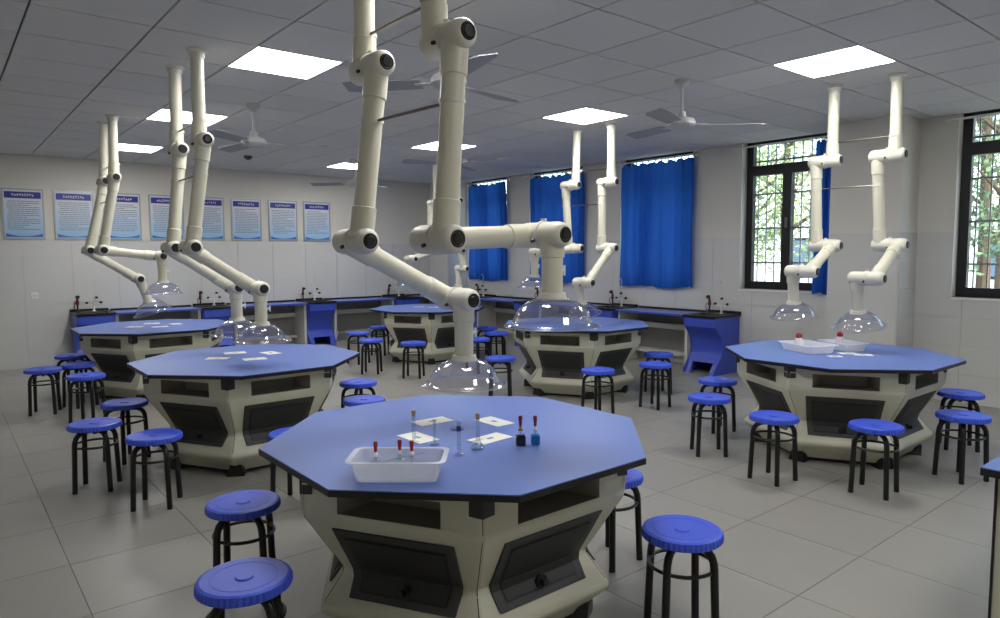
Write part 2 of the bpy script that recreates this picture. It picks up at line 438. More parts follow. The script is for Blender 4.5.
for (a, b), lb in zip([(9.1, 10.44), (7.35, 8.8), (5.36, 6.82), (3.47, 4.9), (.95, 2.55)],
    ['white curtain rod above the farthest blue curtain', 'white curtain rod above the middle blue curtain', 'white curtain rod above the widest blue curtain',
     'white curtain rod across the top of the open window', 'white curtain rod across the top of the right edge window']):
    t = thing('curtain_rod', lb, 'curtain rod', (XW - .075, a, 2.742), 0, 'curtain rods')
    MB().cyl((0, .02, .01), (0, b - a - .02, .01), .011, 10).build('rod', 'white_plastic', t)
    for yy in (.06, b - a - .06): MB().box(-.008, .075, yy - .01, yy + .01, 0, .02).build('bracket', 'white_plastic', t, False)
# ------------------------------------------------------------------ posters
PX = [(.72, 1.18), (1.29, 1.76), (1.88, 2.35), (2.46, 2.93), (3.04, 3.52), (3.63, 4.10), (4.22, 4.70), (4.81, 5.29)]
plab = ['leftmost blue headed notice board on the poster wall', 'second notice board from the left edge of the poster wall',
 'third notice board from the left, behind the far left arms', 'fourth notice board from left, between the two left arm pairs',
 'fifth notice board from left, just right of the nearer left arms', 'third notice board from the right end of the row',
 'second notice board from the right end of the row', 'rightmost notice board of the row, nearest the room corner']
for k, ((a, b), lb) in enumerate(zip(PX, plab)):
    t = thing('wall_poster', lb, 'poster', ((a + b) / 2, YW, 1.71), 0, 'blue headed notice boards on the back wall')
    hw, H = (b - a) / 2, .66; rnd = random.Random(k)
    fr = MB(); fr.box(-hw, hw, -.02, 0, 0, .018); fr.box(-hw, hw, -.02, 0, H - .018, H); fr.box(-hw, -hw + .018, -.02, 0, .018, H - .018); fr.box(hw - .018, hw, -.02, 0, .018, H - .018)
    fr.build('frame', 'poster_frame', t, False)
    MB().box(-hw + .018, hw - .018, -.014, 0, .018, H - .018).build('sheet', 'poster_paper', t, False)
    q = hw - .03
    hd = MB().box(-q, q, -.016, -.0145, H - .125, H - .04).build('header_band', 'poster_head', t, False)
    tx = MB(); n = 9
    for i in range(n):
        cx = -q * .62 + q * 1.24 * (i + .5) / n; h = .016
        for _ in range(3):
            z = H - .0825 + rnd.uniform(-h, h); tx.box(cx - .011, cx + .011, -.0175, -.0165, z - .0025, z + .0025)
        tx.box(cx - .002, cx + .002, -.0175, -.0165, H - .0825 - h, H - .0825 + h)
    tx.build('title_lettering', 'white_plastic', hd, False)
    ft = []; N = 14
    for i in range(N + 1): ft.append((-q + 2 * q * i / N, .035 + .035 * abs(2 * i / N - 1) ** 2.2 + .006))
    fm = MB(); 
    for (xa, za), (xb, zb) in zip(ft[:-1], ft[1:]): fm.hexa([(xa, -.016, .03), (xb, -.016, .03), (xb, -.0145, .03), (xa, -.0145, .03), (xa, -.016, za), (xb, -.016, zb), (xb, -.0145, zb), (xa, -.0145, za)])
    fm.build('footer_band', 'poster_foot', t, False)
    ink = MB()
    for i in range(15):
        z = H - .165 - i * .026; x = -q + .02 + rnd.choice((0, 0, .02)); end = q - .02 - (rnd.uniform(0, q) if rnd.random() < .3 else 0)
        while x < end:
            l = rnd.uniform(.02, .07); ink.box(x, min(x + l, end), -.0155, -.0145, z - .0045, z + .0045); x += l + .006
    ink.build('printed_text', 'poster_ink', t, False)
t = thing('wall_socket', 'small white wall socket low on tiles below the leftmost notice board', 'socket', (onz(31, 294, .99).x * 0 + 1.02, YW - TT, .92))
MB().box(-.043, .043, -.012, 0, 0, .086).build('plate', 'white_plastic', t, False, .003)
s_ = MB(); s_.box(-.014, -.009, -.0125, -.0115, .03, .05); s_.box(.009, .014, -.0125, -.0115, .03, .05); s_.build('socket_slots', 'black_plastic', t, False)
# ------------------------------------------------------------------ ceiling fans
def fan(x, y, ang, label):
    t = thing('ceiling_fan', label, 'ceiling fan', (x, y, ZC - .34), 0, 'white ceiling fans')
    MB().lathe([(0, .34), (.06, .34), (.055, .31), (.02, .275), (0, .275)], n=20).build('canopy', 'fan_white', t)
    MB().cyl((0, 0, .06), (0, 0, .29), .011, 10).build('down_rod', 'fan_white', t)
    MB().lathe([(0, .1), (.03, .1), (.035, .06), (.09, .045), (.105, .02), (.105, 0), (.085, -.02), (.03, -.03), (0, -.03)], n=28).build('motor', 'fan_white', t)
    for k in range(3):
        a = ang + k * 2 * math.pi / 3; m = MB(); c, s = math.cos(a), math.sin(a); N = 8
        P = []
        for i in range(N + 1):
            r = .16 + .46 * i / N; wd = .055 + .022 * i / N
            if i == N: wd *= .7
            P.append((r, wd))
        top = []
        for r, wd in P:
            for sgn in (-1, 1):
                lx, ly, lz = r, sgn * wd, .004 + sgn * .012
                top.append((c * lx - s * ly, s * lx + c * ly, lz))
        n2 = len(top); vs = top + [(a_, b_, c_ - .004) for a_, b_, c_ in top]; fs = []
        for i in range(N):
            q = 2 * i; fs += [(q, q + 1, q + 3, q + 2), (n2 + q, n2 + q + 2, n2 + q + 3, n2 + q + 1), (q, q + 2, n2 + q + 2, n2 + q), (q + 1, n2 + q + 1, n2 + q + 3, q + 3)]
        fs += [(0, n2, n2 + 1, 1), (n2 - 2, n2 - 1, 2 * n2 - 1, 2 * n2 - 2)]
        bl = m.add(vs, fs).build('blade', 'fan_blade', t, False)
        h = .02
        MB().hexa([(c * .09 - s * -h, s * .09 + c * -h, -.002), (c * .2 - s * -h, s * .2 + c * -h, -.002), (c * .2 - s * h, s * .2 + c * h, -.002), (c * .09 - s * h, s * .09 + c * h, -.002),
                   (c * .09 - s * -h, s * .09 + c * -h, .006), (c * .2 - s * -h, s * .2 + c * -h, .006), (c * .2 - s * h, s * .2 + c * h, .006), (c * .09 - s * h, s * .09 + c * h, .006)]).build('blade_iron', 'fan_white', bl, False)
fan(2.25, 6.16, R(-23), 'white ceiling fan near the left hand pairs of hanging arms')
fan(4.52, 3.30, R(78), 'white ceiling fan left of the large upper right light')
fan(2.36, 3.34, R(13), 'white ceiling fan partly hidden behind the nearest hanging arm')
fan(4.50, 6.20, R(40), 'white ceiling fan hidden behind the nearest hanging arm, deeper in the room')
fan(4.62, 8.85, R(15), 'small far ceiling fan near the poster wall corner')
sd = onz(248, 156, ZC)
t = thing('smoke_detector', 'small dark ceiling dome in front of the poster wall', 'smoke detector', (sd.x, sd.y, ZC - .05))
MB().lathe([(0, .05), (.055, .05), (.055, .03), (.04, .012), (.02, 0), (0, 0)], n=20).build('dome', 'charcoal', t)

# ------------------------------------------------------------------ lab tables
TZ = .725
OCT_AP, OCT_R = .757, .757 / math.cos(math.pi / 8)
def octo(r): return [(r * math.cos(math.pi / 8 + k * math.pi / 4), r * math.sin(math.pi / 8 + k * math.pi / 4)) for k in range(8)]
PROF = [(.03, .54), (.06, .56), (.14, .655), (.165, .655), (.275, .56), (.295, .56), (.53, .712), (.55, .718), (.70, .718)]
def hr(z):
    for (z0, r0), (z1, r1) in zip(PROF[:-1], PROF[1:]):
        if z0 <= z <= z1: return r0 + (r1 - r0) * (z - z0) / (z1 - z0)
    return PROF[0][1] if z < PROF[0][0] else PROF[-1][1]
def fpt(k, u, z, off=0.0):
    """point on facet k at lateral distance u from its middle, height z, pushed out by off"""
    a = R(30 + 60 * k); ap = hr(z) * math.cos(math.pi / 6) + off
    return (ap * math.cos(a) - u * math.sin(a), ap * math.sin(a) + u * math.cos(a), z)
def make_table():
    t = bpy.data.objects.new('lab_table', None); COL.objects.link(t); t.empty_display_size = .2
    top = MB().prism(octo(OCT_R - .001), TZ - .004, TZ).build('tabletop', 'blue_top', t, False)
    MB().prism(octo(OCT_R), TZ - .026, TZ - .004).build('edge_band', 'black_edge', top, False)
    b = MB(); S0, S1, SU = .56, .655, .205
    zs = sorted(set([p[0] for p in PROF] + [S0, S1]))
    for k in range(6):
        for za, zb in zip(zs[:-1], zs[1:]):
            ha, hb = hr(za) / 2, hr(zb) / 2
            if za >= S0 - 1e-6 and zb <= S1 + 1e-6:
                for (ua, va), (ub, vb) in (((-ha, -hb), (-SU, -SU)), ((SU, SU), (ha, hb))):
                    b.add([fpt(k, ua, za), fpt(k, ub, za), fpt(k, vb, zb), fpt(k, va, zb)], [(0, 1, 2, 3)])
            else:
                b.add([fpt(k, -ha, za), fpt(k, ha, za), fpt(k, hb, zb), fpt(k, -hb, zb)], [(0, 1, 2, 3)])
    me = b.mesh('base_body', 'cream', True, 18)
    bm = bmesh.new(); bm.from_mesh(me); bmesh.ops.remove_doubles(bm, verts=bm.verts[:], dist=1e-5); bmesh.ops.recalc_face_normals(bm, faces=bm.faces[:]); bm.to_mesh(me); bm.free()
    me.shade_smooth(); me.set_sharp_from_angle(angle=R(25))
    obj('base_body', me, t, .012, 2)
    MB().prism([(.50 * math.cos(R(60 * k)), .50 * math.sin(R(60 * k))) for k in range(6)], .004, .034).build('plinth', 'black_plastic', t, False)
    for k in range(6):
        # shelf recess: five inner faces
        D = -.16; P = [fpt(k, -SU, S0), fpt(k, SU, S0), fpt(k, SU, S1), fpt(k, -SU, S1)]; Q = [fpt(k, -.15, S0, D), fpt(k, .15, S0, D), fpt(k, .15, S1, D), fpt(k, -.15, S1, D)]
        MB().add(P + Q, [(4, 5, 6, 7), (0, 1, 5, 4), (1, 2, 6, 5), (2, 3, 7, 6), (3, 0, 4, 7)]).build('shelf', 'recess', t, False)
        # door: bent slab following the facet
        def slab(rows, o0, o1):
            m = MB(); vs = []
            for o in (o0, o1):
                for z, u0, u1 in rows: vs += [fpt(k, u0, z, o), fpt(k, u1, z, o)]
            n = 2 * len(rows); fs = []
            for i in range(len(rows) - 1):
                q = 2 * i; fs += [(q, q + 1, q + 3, q + 2), (n + q, n + q + 2, n + q + 3, n + q + 1), (q, q + 2, n + q + 2, n + q), (q + 1, n + q + 1, n + q + 3, q + 3)]
            fs += [(0, n, n + 1, 1), (n - 2, n - 1, 2 * n - 1, 2 * n - 2)]
            return m.add(vs, fs)
        dr = slab([(.208, -.218, .218), (.27, -.224, .224), (.302, -.228, .228), (.495, -.244, .244)], -.004, .009).build('door', 'charcoal', t, False, .003)
        slab([(.23, -.18, .18), (.27, -.185, .185), (.302, -.19, .19), (.46, -.206, .206)], .008, .0105).build('panel_groove', 'black_plastic', dr, False)
        slab([(.237, -.173, .173), (.27, -.178, .178), (.302, -.183, .183), (.453, -.199, .199)], .009, .0135).build('door_panel', 'charcoal_dark', dr, False, .002)
        p = Vector(fpt(k, 0, .25, .008)); a = R(30 + 60 * k); nrm = Vector((math.cos(a), math.sin(a), .2)).normalized()
        hm = MB().cyl(p, p + nrm * .012, .028, 16); hm.cyl(p + nrm * .01, p + nrm * .034, .013, 12); hm.build('handle', 'black_plastic', dr)
        # corner bracket and foot at each vertex
        a = R(60 * k); e = Vector((math.cos(a), math.sin(a), 0)); n = Vector((-e.y, e.x, 0)); r = .718
        m = MB()
        A = e * (r + .006); B = e * (r + .006 - .026) + n * .045; Cc = e * (r + .006 - .026) - n * .045
        m.hexa([tuple(A + Vector((0, 0, .615))), tuple(B + Vector((0, 0, .62))), tuple(e * (r - .06) + Vector((0, 0, .62))), tuple(Cc + Vector((0, 0, .62))),
                tuple(A + Vector((0, 0, .7))), tuple(B + Vector((0, 0, .7))), tuple(e * (r - .06) + Vector((0, 0, .7))), tuple(Cc + Vector((0, 0, .7)))])
        m.build('corner_bracket', 'charcoal_dark', t, False, .003)
        MB().tube([tuple(e * (hr(z) - .0052) + Vector((0, 0, z))) for z in (.18, .27, .3, .53, .56, .62)], .0022, 6).build('corner_seam', 'charcoal', t)
        m = MB()
        m.hexa([tuple(e * .575 + n * -.06), tuple(e * .575 + n * .06), tuple(e * .46 + n * .05), tuple(e * .46 + n * -.05),
                tuple(e * .58 + n * -.035 + Vector((0, 0, .075))), tuple(e * .58 + n * .035 + Vector((0, 0, .075))), tuple(e * .46 + n * .04 + Vector((0, 0, .1))), tuple(e * .46 + n * -.04 + Vector((0, 0, .1)))])
        m.build('foot', 'black_plastic', t, False, .004)
    return t
tp = make_table()
TABLES = [((1.713, 2.372), 'foreground lab table with octagonal blue top carrying the translucent tray'),
 ((1.782, 5.145), 'second lab table on the left, octagonal blue top with four papers'),
 ((1.835, 8.17), 'farthest lab table on the left, near the poster wall'),
 ((5.267, 2.40), 'lab table at right under two hoods, with white trays on top'),
 ((5.40, 5.30), 'middle right lab table behind the nearest clear hood'),
 ((5.43, 8.25), 'farthest right lab table near the room corner')]
for i, (c, lb) in enumerate(TABLES): place(tp, i > 0, (c[0], c[1], 0), 0, lb, 'table', 'octagonal lab tables')

# ------------------------------------------------------------------ stools
SZ = .43
def make_stool():
    t = bpy.data.objects.new('round_stool', None); COL.objects.link(t); t.empty_display_size = .1
    n = 96; prof = [(0, SZ - .004), (.028, SZ - .004), (.03, SZ - .0065), (.034, SZ - .007), (.118, SZ - .002), (.138, SZ), (.149, SZ - .004), (.154, SZ - .012), (.155, SZ - .03), (.15, SZ - .034), (.13, SZ - .034), (.0, SZ - .026)]
    m = MB().lathe(prof, n=n)
    # flutes round the rim
    nv = []
    for x, y, z in m.v:
        r = math.hypot(x, y)
        if r > .1535 - .001 and SZ - .031 < z < SZ - .009:
            a = math.atan2(y, x); k = 1 - .03 * (1 if int(round(a / (2 * math.pi) * n)) % 2 else 0); x *= k; y *= k
        nv.append((x, y, z))
    m.v = nv
    st = obj('seat', m.mesh('seat', 'seat_blue', True, 20), t)
    MB().lathe([(.105, SZ - .0034), (.107, SZ - .0015), (.109, SZ - .0032)], n=48).build('embossed_ring', 'seat_blue', st)
    MB().lathe([(0, SZ - .001), (.026, SZ - .001), (.029, SZ - .004), (0, SZ - .0045)], n=32).build('centre_disc', 'seat_blue', st)
    ftz = .012
    for k in range(4):
        a = k * math.pi / 2; c, s = math.cos(a), math.sin(a); pts = []
        top = SZ - .05
        for r, z in [(.012, top), (.055, top), (.08, top - .004), (.102, top - .014), (.118, top - .03), (.127, top - .054), (.130, top - .08), (.134, .20), (.142, 0.002)]: pts.append((c * r, s * r, z))
        MB().tube(pts, .0155, 12).build('leg', 'leg_black', t)
    zr = SZ - .14; MB().tube([(.124 * math.cos(q), .124 * math.sin(q), zr) for q in [i * math.pi / 20 for i in range(40)]], .0075, 8, closed=True).build('support_ring', 'leg_black', t)
    m = MB().cyl((0, 0, SZ - .075), (0, 0, SZ - .03), .014, 14); m.lathe([(0, SZ - .04), (.05, SZ - .04), (.05, SZ - .033), (0, SZ - .033)], n=20); m.build('screw_post', 'leg_black', t)
    return t
sp = make_stool()
STOOLS = [((.74, 2.25), 'blue stool nearest the camera at bottom left, legs cut by the frame'),
 ((.98, 2.96), 'blue stool just behind the bottom left stool, beside the foreground table'),
 ((1.62, 3.93), 'blue stool half hidden behind the left corner of the foreground table'),
 ((2.18, 1.56), 'blue stool at right front of the foreground table, standing in the open'),
 ((2.48, 2.19), 'blue stool tucked behind the right corner of the foreground table'),
 ((2.70, 5.18), 'blue stool standing in the aisle right of the second left table'),
 ((2.40, 4.52), 'blue stool almost hidden by the back edge of the foreground table'),
 ((.74, 5.00), 'left of the two front stools beside the second left table'),
 ((.96, 4.43), 'blue stool closest to the front left door of second left table'),
 ((1.02, 5.57), 'blue stool against the left end of the second left table'),
 ((1.00, 7.08), 'blue stool in front of the farthest left table, right of its neighbours'),
 ((.745, 7.74), 'leftmost blue stool in the room, beside the bare tiled wall'),
 ((1.09, 8.61), 'blue stool at the left end of the farthest left table'),
 ((1.055, 7.88), 'blue stool mostly hidden between two stools at the farthest left table'),
 ((4.44, 8.49), 'blue stool left of the farthest right table, behind another stool'),
 ((4.19, 7.67), 'blue stool in the aisle at the left of the farthest right table'),
 ((4.43, 7.07), 'blue stool in front of the farthest right table doors'),
 ((5.06, 8.99), 'blue stool peeking out behind the farthest right table'),
 ((6.14, 7.80), 'upper of the three stools seen right of the nearest hood'),
 ((5.25, 6.86), 'lower left of the three stools between the two right tables'),
 ((5.85, 7.22), 'rightmost of the three stools between the two far right tables'),
 ((4.46, 5.45), 'blue stool at the left end of the middle right table'),
 ((4.66, 4.28), 'blue stool in front of the middle right table corner'),
 ((5.33, 4.15), 'nearer of two stools paired right of the middle right table'),
 ((5.89, 4.55), 'rear of two stools paired right of the middle right table'),
 ((5.03, 3.27), 'rear of two stools left of the right hand table'),
 ((4.39, 2.92), 'nearer of two stools left of the right hand table'),
 ((4.19, 2.30), 'blue stool in front of the left door of the right hand table'),
 ((4.44, 1.77), 'blue stool in front of the middle door of the right hand table'),
 ((5.95, 1.78), 'rear of two stools at the right end of right hand table'),
 ((5.15, 1.52), 'nearer of two stools at the right end of right hand table')]
rnd = random.Random(11)
SROT = {0: 20, 1: 15, 3: 12, 28: 50, 27: 40, 30: 20, 23: 50, 22: 50, 7: 20, 8: 15}
for i, (c, lb) in enumerate(STOOLS):
    place(sp, i > 0, (c[0], c[1], 0), R(SROT.get(i, rnd.uniform(0, 90))), lb, 'stool', 'blue round stools around the lab tables')

# ------------------------------------------------------------------ extraction arms
PR, SR, JR = .0405, .047, .051
_share = {}
def joint_mesh(L):
    """horizontal joint barrel along -Y..+Y, length L, with a seam ring in the middle"""
    k = ('j', round(L, 3))
    if k not in _share:
        h = L / 2
        _share[k] = MB().lathe([(0, -h), (.03, -h), (.038, -h + .004), (.047, -h + .016), (JR, -h + .04), (JR, -.012), (JR + .005, -.009), (JR + .005, .009), (JR, .012), (JR, h - .03), (JR * .93, h - .012), (JR * .75, h - .002), (0, h)], ax=(0, 1, 0), n=28).mesh('joint_barrel', 'joint')
        _share[('c', round(L, 3))] = MB().lathe([(0, -h - .006), (.018, -h - .006), (.021, -h - .002), (.026, -h - .004), (.03, -h - .002), (.031, -h + .004), (0, -h + .004)], ax=(0, 1, 0), n=24).mesh('joint_cap', 'black_plastic')
    return _share[k], _share[('c', round(L, 3))]
def sleeve_pipe(t, name, p0, p1, s0=True, s1=True):
    p0, p1 = Vector(p0), Vector(p1); L = (p1 - p0).length; pr = [(0, .01)]
    sl = min(.13, L * .36)
    if s0: pr += [(SR, .01), (SR, sl), (PR + .001, sl + .004)]
    else: pr += [(PR, .01)]
    if s1: pr += [(PR + .001, L - sl - .004), (SR, L - sl), (SR, L - .01), (0, L - .01)]
    else: pr += [(PR, L), (0, L)]
    o = MB().lathe(pr, p0, p1 - p0, 24).build(name, 'pipe', t)
    return o
def joint(t, name, x, z, ya, yb):
    ym = (ya + yb) / 2 - .009; L = abs(yb - ya) + .127
    a, b = joint_mesh(L)
    o = obj(name, a, t); o.location = (x, ym, z)
    c = obj('joint_cap', b, o)
    k = MB().cyl((-.05, -.002, -.018), (-.064, -.002, -.024), .007, 8)
    k.build('clamp_screw', 'black_plastic', o)
    MB().cyl((0, 0, JR), (0, 0, JR + .014), .012, 10).build('top_screw', 'joint', o)
    return o
def hood(t, c, ax):
    """c: top of hood neck, ax: direction the hood faces"""
    ax = Vector(ax).normalized(); c = Vector(c)
    MB().lathe([(0, -.012), (.052, -.012), (.054, .0), (.06, .012), (0, .012)], c, ax, 28).build('hood_collar', 'joint', t)
    out = [(.05, .005), (.07, .010), (.092, .019), (.115, .034), (.134, .054), (.147, .077), (.154, .096), (.160, .105), (.171, .111), (.188, .115)]
    inn = [(r - .0028 if r > .06 else r - .002, h + .0022) for r, h in out]
    prof = out + [(.187, .1185)] + inn[::-1][1:]
    h = MB().lathe(prof, c, ax, 56, closed=True).build('hood', 'hood_clear', t, True)
    u = ax.orthogonal().normalized(); v = ax.cross(u)
    MB().tube([c + ax * .117 + (u * math.cos(q) + v * math.sin(q)) * .1865 for q in [i * math.pi / 28 for i in range(56)]], .0027, 6, closed=True).build('hood_rim', 'hood_edge', h)
def arm(px, y0, d, x1, x2, x3, z3, label, x4=None, zb=None, hx=0.0, z1=2.22, z2=1.54):
    """px,y0: ceiling pipe; d: sideways step of the joints; x1/x2: upper/lower joint x; x3,z3: end joint; hx: sideways lean of the drop pipe"""
    t = thing('extraction_arm', label, 'extraction arm', (px, y0, ZC), 0, 'ceiling mounted extraction arms')
    O = Vector((px, y0, ZC)); L = lambda x, y, z: Vector((x, y, z)) - O
    y1 = y0 + d
    MB().lathe([(0, 0), (.062, 0), (.062, -.012), (.05, -.02), (.046, -.05), (0, -.05)], n=28).build('ceiling_flange', 'joint', t)
    sleeve_pipe(t, 'ceiling_pipe', L(px, y0, ZC - .03), L(px + (x1 - px) * .5, y0, z1), False, True)
    joint(t, 'upper_joint', x1 - px, z1 - ZC, 0, d)
    sleeve_pipe(t, 'middle_pipe', L(x1, y1, z1), L(x2, y1, z2))
    joint(t, 'lower_joint', x2 - px, z2 - ZC, 0, d)
    sleeve_pipe(t, 'swing_pipe', L(x2, y0, z2), L(x3, y0, z3))
    joint(t, 'end_joint', x3 - px, z3 - ZC, 0, d)
    zb = z3 - .25 if zb is None else zb
    bx = x3 + hx
    dr = sleeve_pipe(t, 'drop_pipe', L(x3, y1, z3), L(bx, y1, zb), True, False)
    m = MB(); q = L((x3 + bx) / 2, y1, (z3 + zb) / 2 - .02); m.cyl(q + Vector((.038, 0, 0)), q + Vector((.062, 0, 0)), .008, 10); m.box(q.x + .058, q.x + .066, q.y - .006, q.y + .006, q.z - .02, q.z + .02)
    m.build('damper_lever', 'white_plastic', dr)
    hood(t, L(bx, y1, zb), (hx, 0, zb - z3))
    return t, O
def tie(t, O, pa, pb):
    a, b = Vector(pa) - O, Vector(pb) - O; e = (b - a).normalized()
    r = MB().cyl(a + e * .038, b - e * .038, .006, 8).build('tie_rod', 'rod_metal', t)
    for c in (a, b): MB().lathe([(PR + .001, -.008), (PR + .005, -.008), (PR + .005, .008), (PR + .001, .008)], c, (0, 0, 1), 24, closed=True).build('clamp_band', 'joint', r)
def pair(pxa, ya, pxb, yb, d, A, B, la, lb):
    ta, Oa = arm(pxa, ya, d, *A[0], la, **A[1]); arm(pxb, yb, d, *B[0], lb, **B[1])
    tie(ta, Oa, (pxa, ya, 2.36), (pxb, yb, 2.36))
    f = .32
    tie(ta, Oa, (A[0][0] + (A[0][1] - A[0][0]) * f, ya + d, 2.22 - .68 * f), (B[0][0] + (B[0][1] - B[0][0]) * f, yb + d, 2.22 - .68 * f))
dl, dr_ = -.115, .13
pair(1.39, 2.54, 1.39, 2.055, dl, ((1.375, 1.29, 1.78, 1.29), dict(zb=1.035)), ((1.40, 1.35, 1.85, 1.56), dict(zb=1.325)),
     'white jointed extraction arm ending in the low clear hood before the foreground table', 'nearest white extraction arm with level lower pipe and large clear hood')
pair(1.39, 5.30, 1.39, 4.78, dl, ((1.37, 1.30, 1.72, 1.25), dict(zb=1.015)), ((1.38, 1.285, 1.71, 1.26), dict(zb=1.02)),
     'rear arm of the pair hanging over the second left table', 'front arm of the pair hanging over the second left table')
pair(1.385, 7.92, 1.385, 7.47, dl, ((1.35, 1.19, 1.62, 1.25), dict(zb=1.02, hx=.075)), ((1.36, 1.23, 1.735, 1.48), dict(zb=1.23)),
     'far left extraction arm with its hood tilted sideways', 'far left extraction arm with nearly level lower pipe and upright hood')
pair(5.64, 2.66, 5.66, 2.20, dr_, ((5.64, 5.69, 5.31, 1.335), dict(zb=1.085, hx=.03)), ((5.68, 5.78, 5.39, 1.29), dict(zb=1.035, hx=.05)),
     'left arm of the pair over the right hand table', 'right arm of the pair over the right hand table')
pair(5.42, 5.30, 5.46, 4.85, dr_, ((5.38, 5.43, 4.92, 1.50), dict(zb=1.25)), ((5.47, 5.47, 5.12, 1.19), dict(zb=.97, hx=.05)),
     'slim arm over the middle right table with level lower pipe', 'slim arm over the middle right table with steep lower pipe')
pair(5.62, 8.30, 5.64, 7.80, dr_, ((5.62, 5.57, 5.22, 1.42), dict(zb=1.17)), ((5.64, 5.68, 5.74, 1.28), dict(zb=1.03)),
     'farthest right arm, left one, mostly behind the nearest hanging arm', 'farthest right arm, hidden behind the nearest hanging arm pipe')

# ------------------------------------------------------------------ wall benches and sink units
UZ = .725
def sink_unit(loc, rz, label):
    """local: width along X, wall at +Y (y=0 is the wall), front towards -Y"""
    t = thing('sink_cabinet', label, 'sink cabinet', loc, rz, 'blue sink cabinets along the walls')
    W, D = .225, .56
    side = [(-.03, 0), (-D, 0), (-D + .01, .06), (-D + .16, .24), (-D + .17, .30), (-D + .14, .44), (-D + .02, .57), (-D, .58), (-D, UZ - .03), (-.03, UZ - .03)]
    for s in (-1, 1):
        x0, x1 = (s * W, s * (W - .02)); n = len(side)
        m = MB().add([(x0, y, z) for y, z in side] + [(x1, y, z) for y, z in side], [tuple(range(n)), tuple(range(2 * n - 1, n - 1, -1))] + [(i, (i + 1) % n, n + (i + 1) % n, n + i) for i in range(n)])
        m.build('side_panel', 'cabinet_blue', t, False, .004)
    w = W - .02
    fp = [(-D + .15, .22), (-D + .162, .24), (-D + .172, .30), (-D + .142, .44), (-D + .022, .57)]
    m = MB(); n = len(fp)
    m.add([(-w, y, z) for y, z in fp] + [(w, y, z) for y, z in fp] + [(-w, y + .015, z) for y, z in fp] + [(w, y + .015, z) for y, z in fp],
          [q for i in range(n - 1) for q in ((i, i + 1, n + i + 1, n + i), (2 * n + i, 3 * n + i, 3 * n + i + 1, 2 * n + i + 1))])
    m.build('front_panel', 'cabinet_blue', t, True)
    MB().box(-w, w, -D + .004, -D + .03, .575, UZ - .035).build('drawer_front', 'cabinet_blue', t, False, .006)
    # low front apron with an arched opening between the feet
    m = MB()
    for s in (-1, 1): m.hexa([(s * w, -D + .01, 0), (s * (w - .07), -D + .01, 0), (s * (w - .07), -D + .06, 0), (s * w, -D + .06, 0), (s * w, -D + .155, .235), (s * (w - .05), -D + .155, .235), (s * (w - .05), -D + .18, .235), (s * w, -D + .18, .235)])
    m.hexa([(-w, -D + .085, .14), (w, -D + .085, .14), (w, -D + .11, .14), (-w, -D + .11, .14), (-w, -D + .155, .235), (w, -D + .155, .235), (w, -D + .18, .235), (-w, -D + .18, .235)])
    m.build('foot_apron', 'cabinet_blue', t, False)
    MB().box(-w, w, -.05, -.03, 0, UZ - .03).build('back_panel', 'cabinet_blue', t, False)
    # black sink top: rim, basin
    m = MB(); a, b, z0, z1 = -D - .01, -.012, UZ - .03, UZ
    m.box(-W - .01, W + .01, a, a + .06, z0, z1); m.box(-W - .01, W + .01, b - .17, b, z0, z1); m.box(-W - .01, -W + .05, a + .06, b - .17, z0, z1); m.box(W - .05, W + .01, a + .06, b - .17, z0, z1)
    st = m.build('sink_top', 'black_edge', t, False, .003)
    MB().box(-W - .01, W + .01, -.03, -.012, UZ, UZ + .03).build('backsplash', 'black_edge', t, False)
    m = MB(); bx, by0, by1, bz = W - .05, a + .06, b - .17, UZ - .16
    m.add([(-bx, by0, z1 - .004), (bx, by0, z1 - .004), (bx, by1, z1 - .004), (-bx, by1, z1 - .004), (-bx + .03, by0 + .03, bz), (bx - .03, by0 + .03, bz), (bx - .03, by1 - .03, bz), (-bx + .03, by1 - .03, bz)],
          [(4, 5, 6, 7), (0, 1, 5, 4), (1, 2, 6, 5), (2, 3, 7, 6), (3, 0, 4, 7)])
    m.build('basin', 'black_plastic', st, False)
    return t
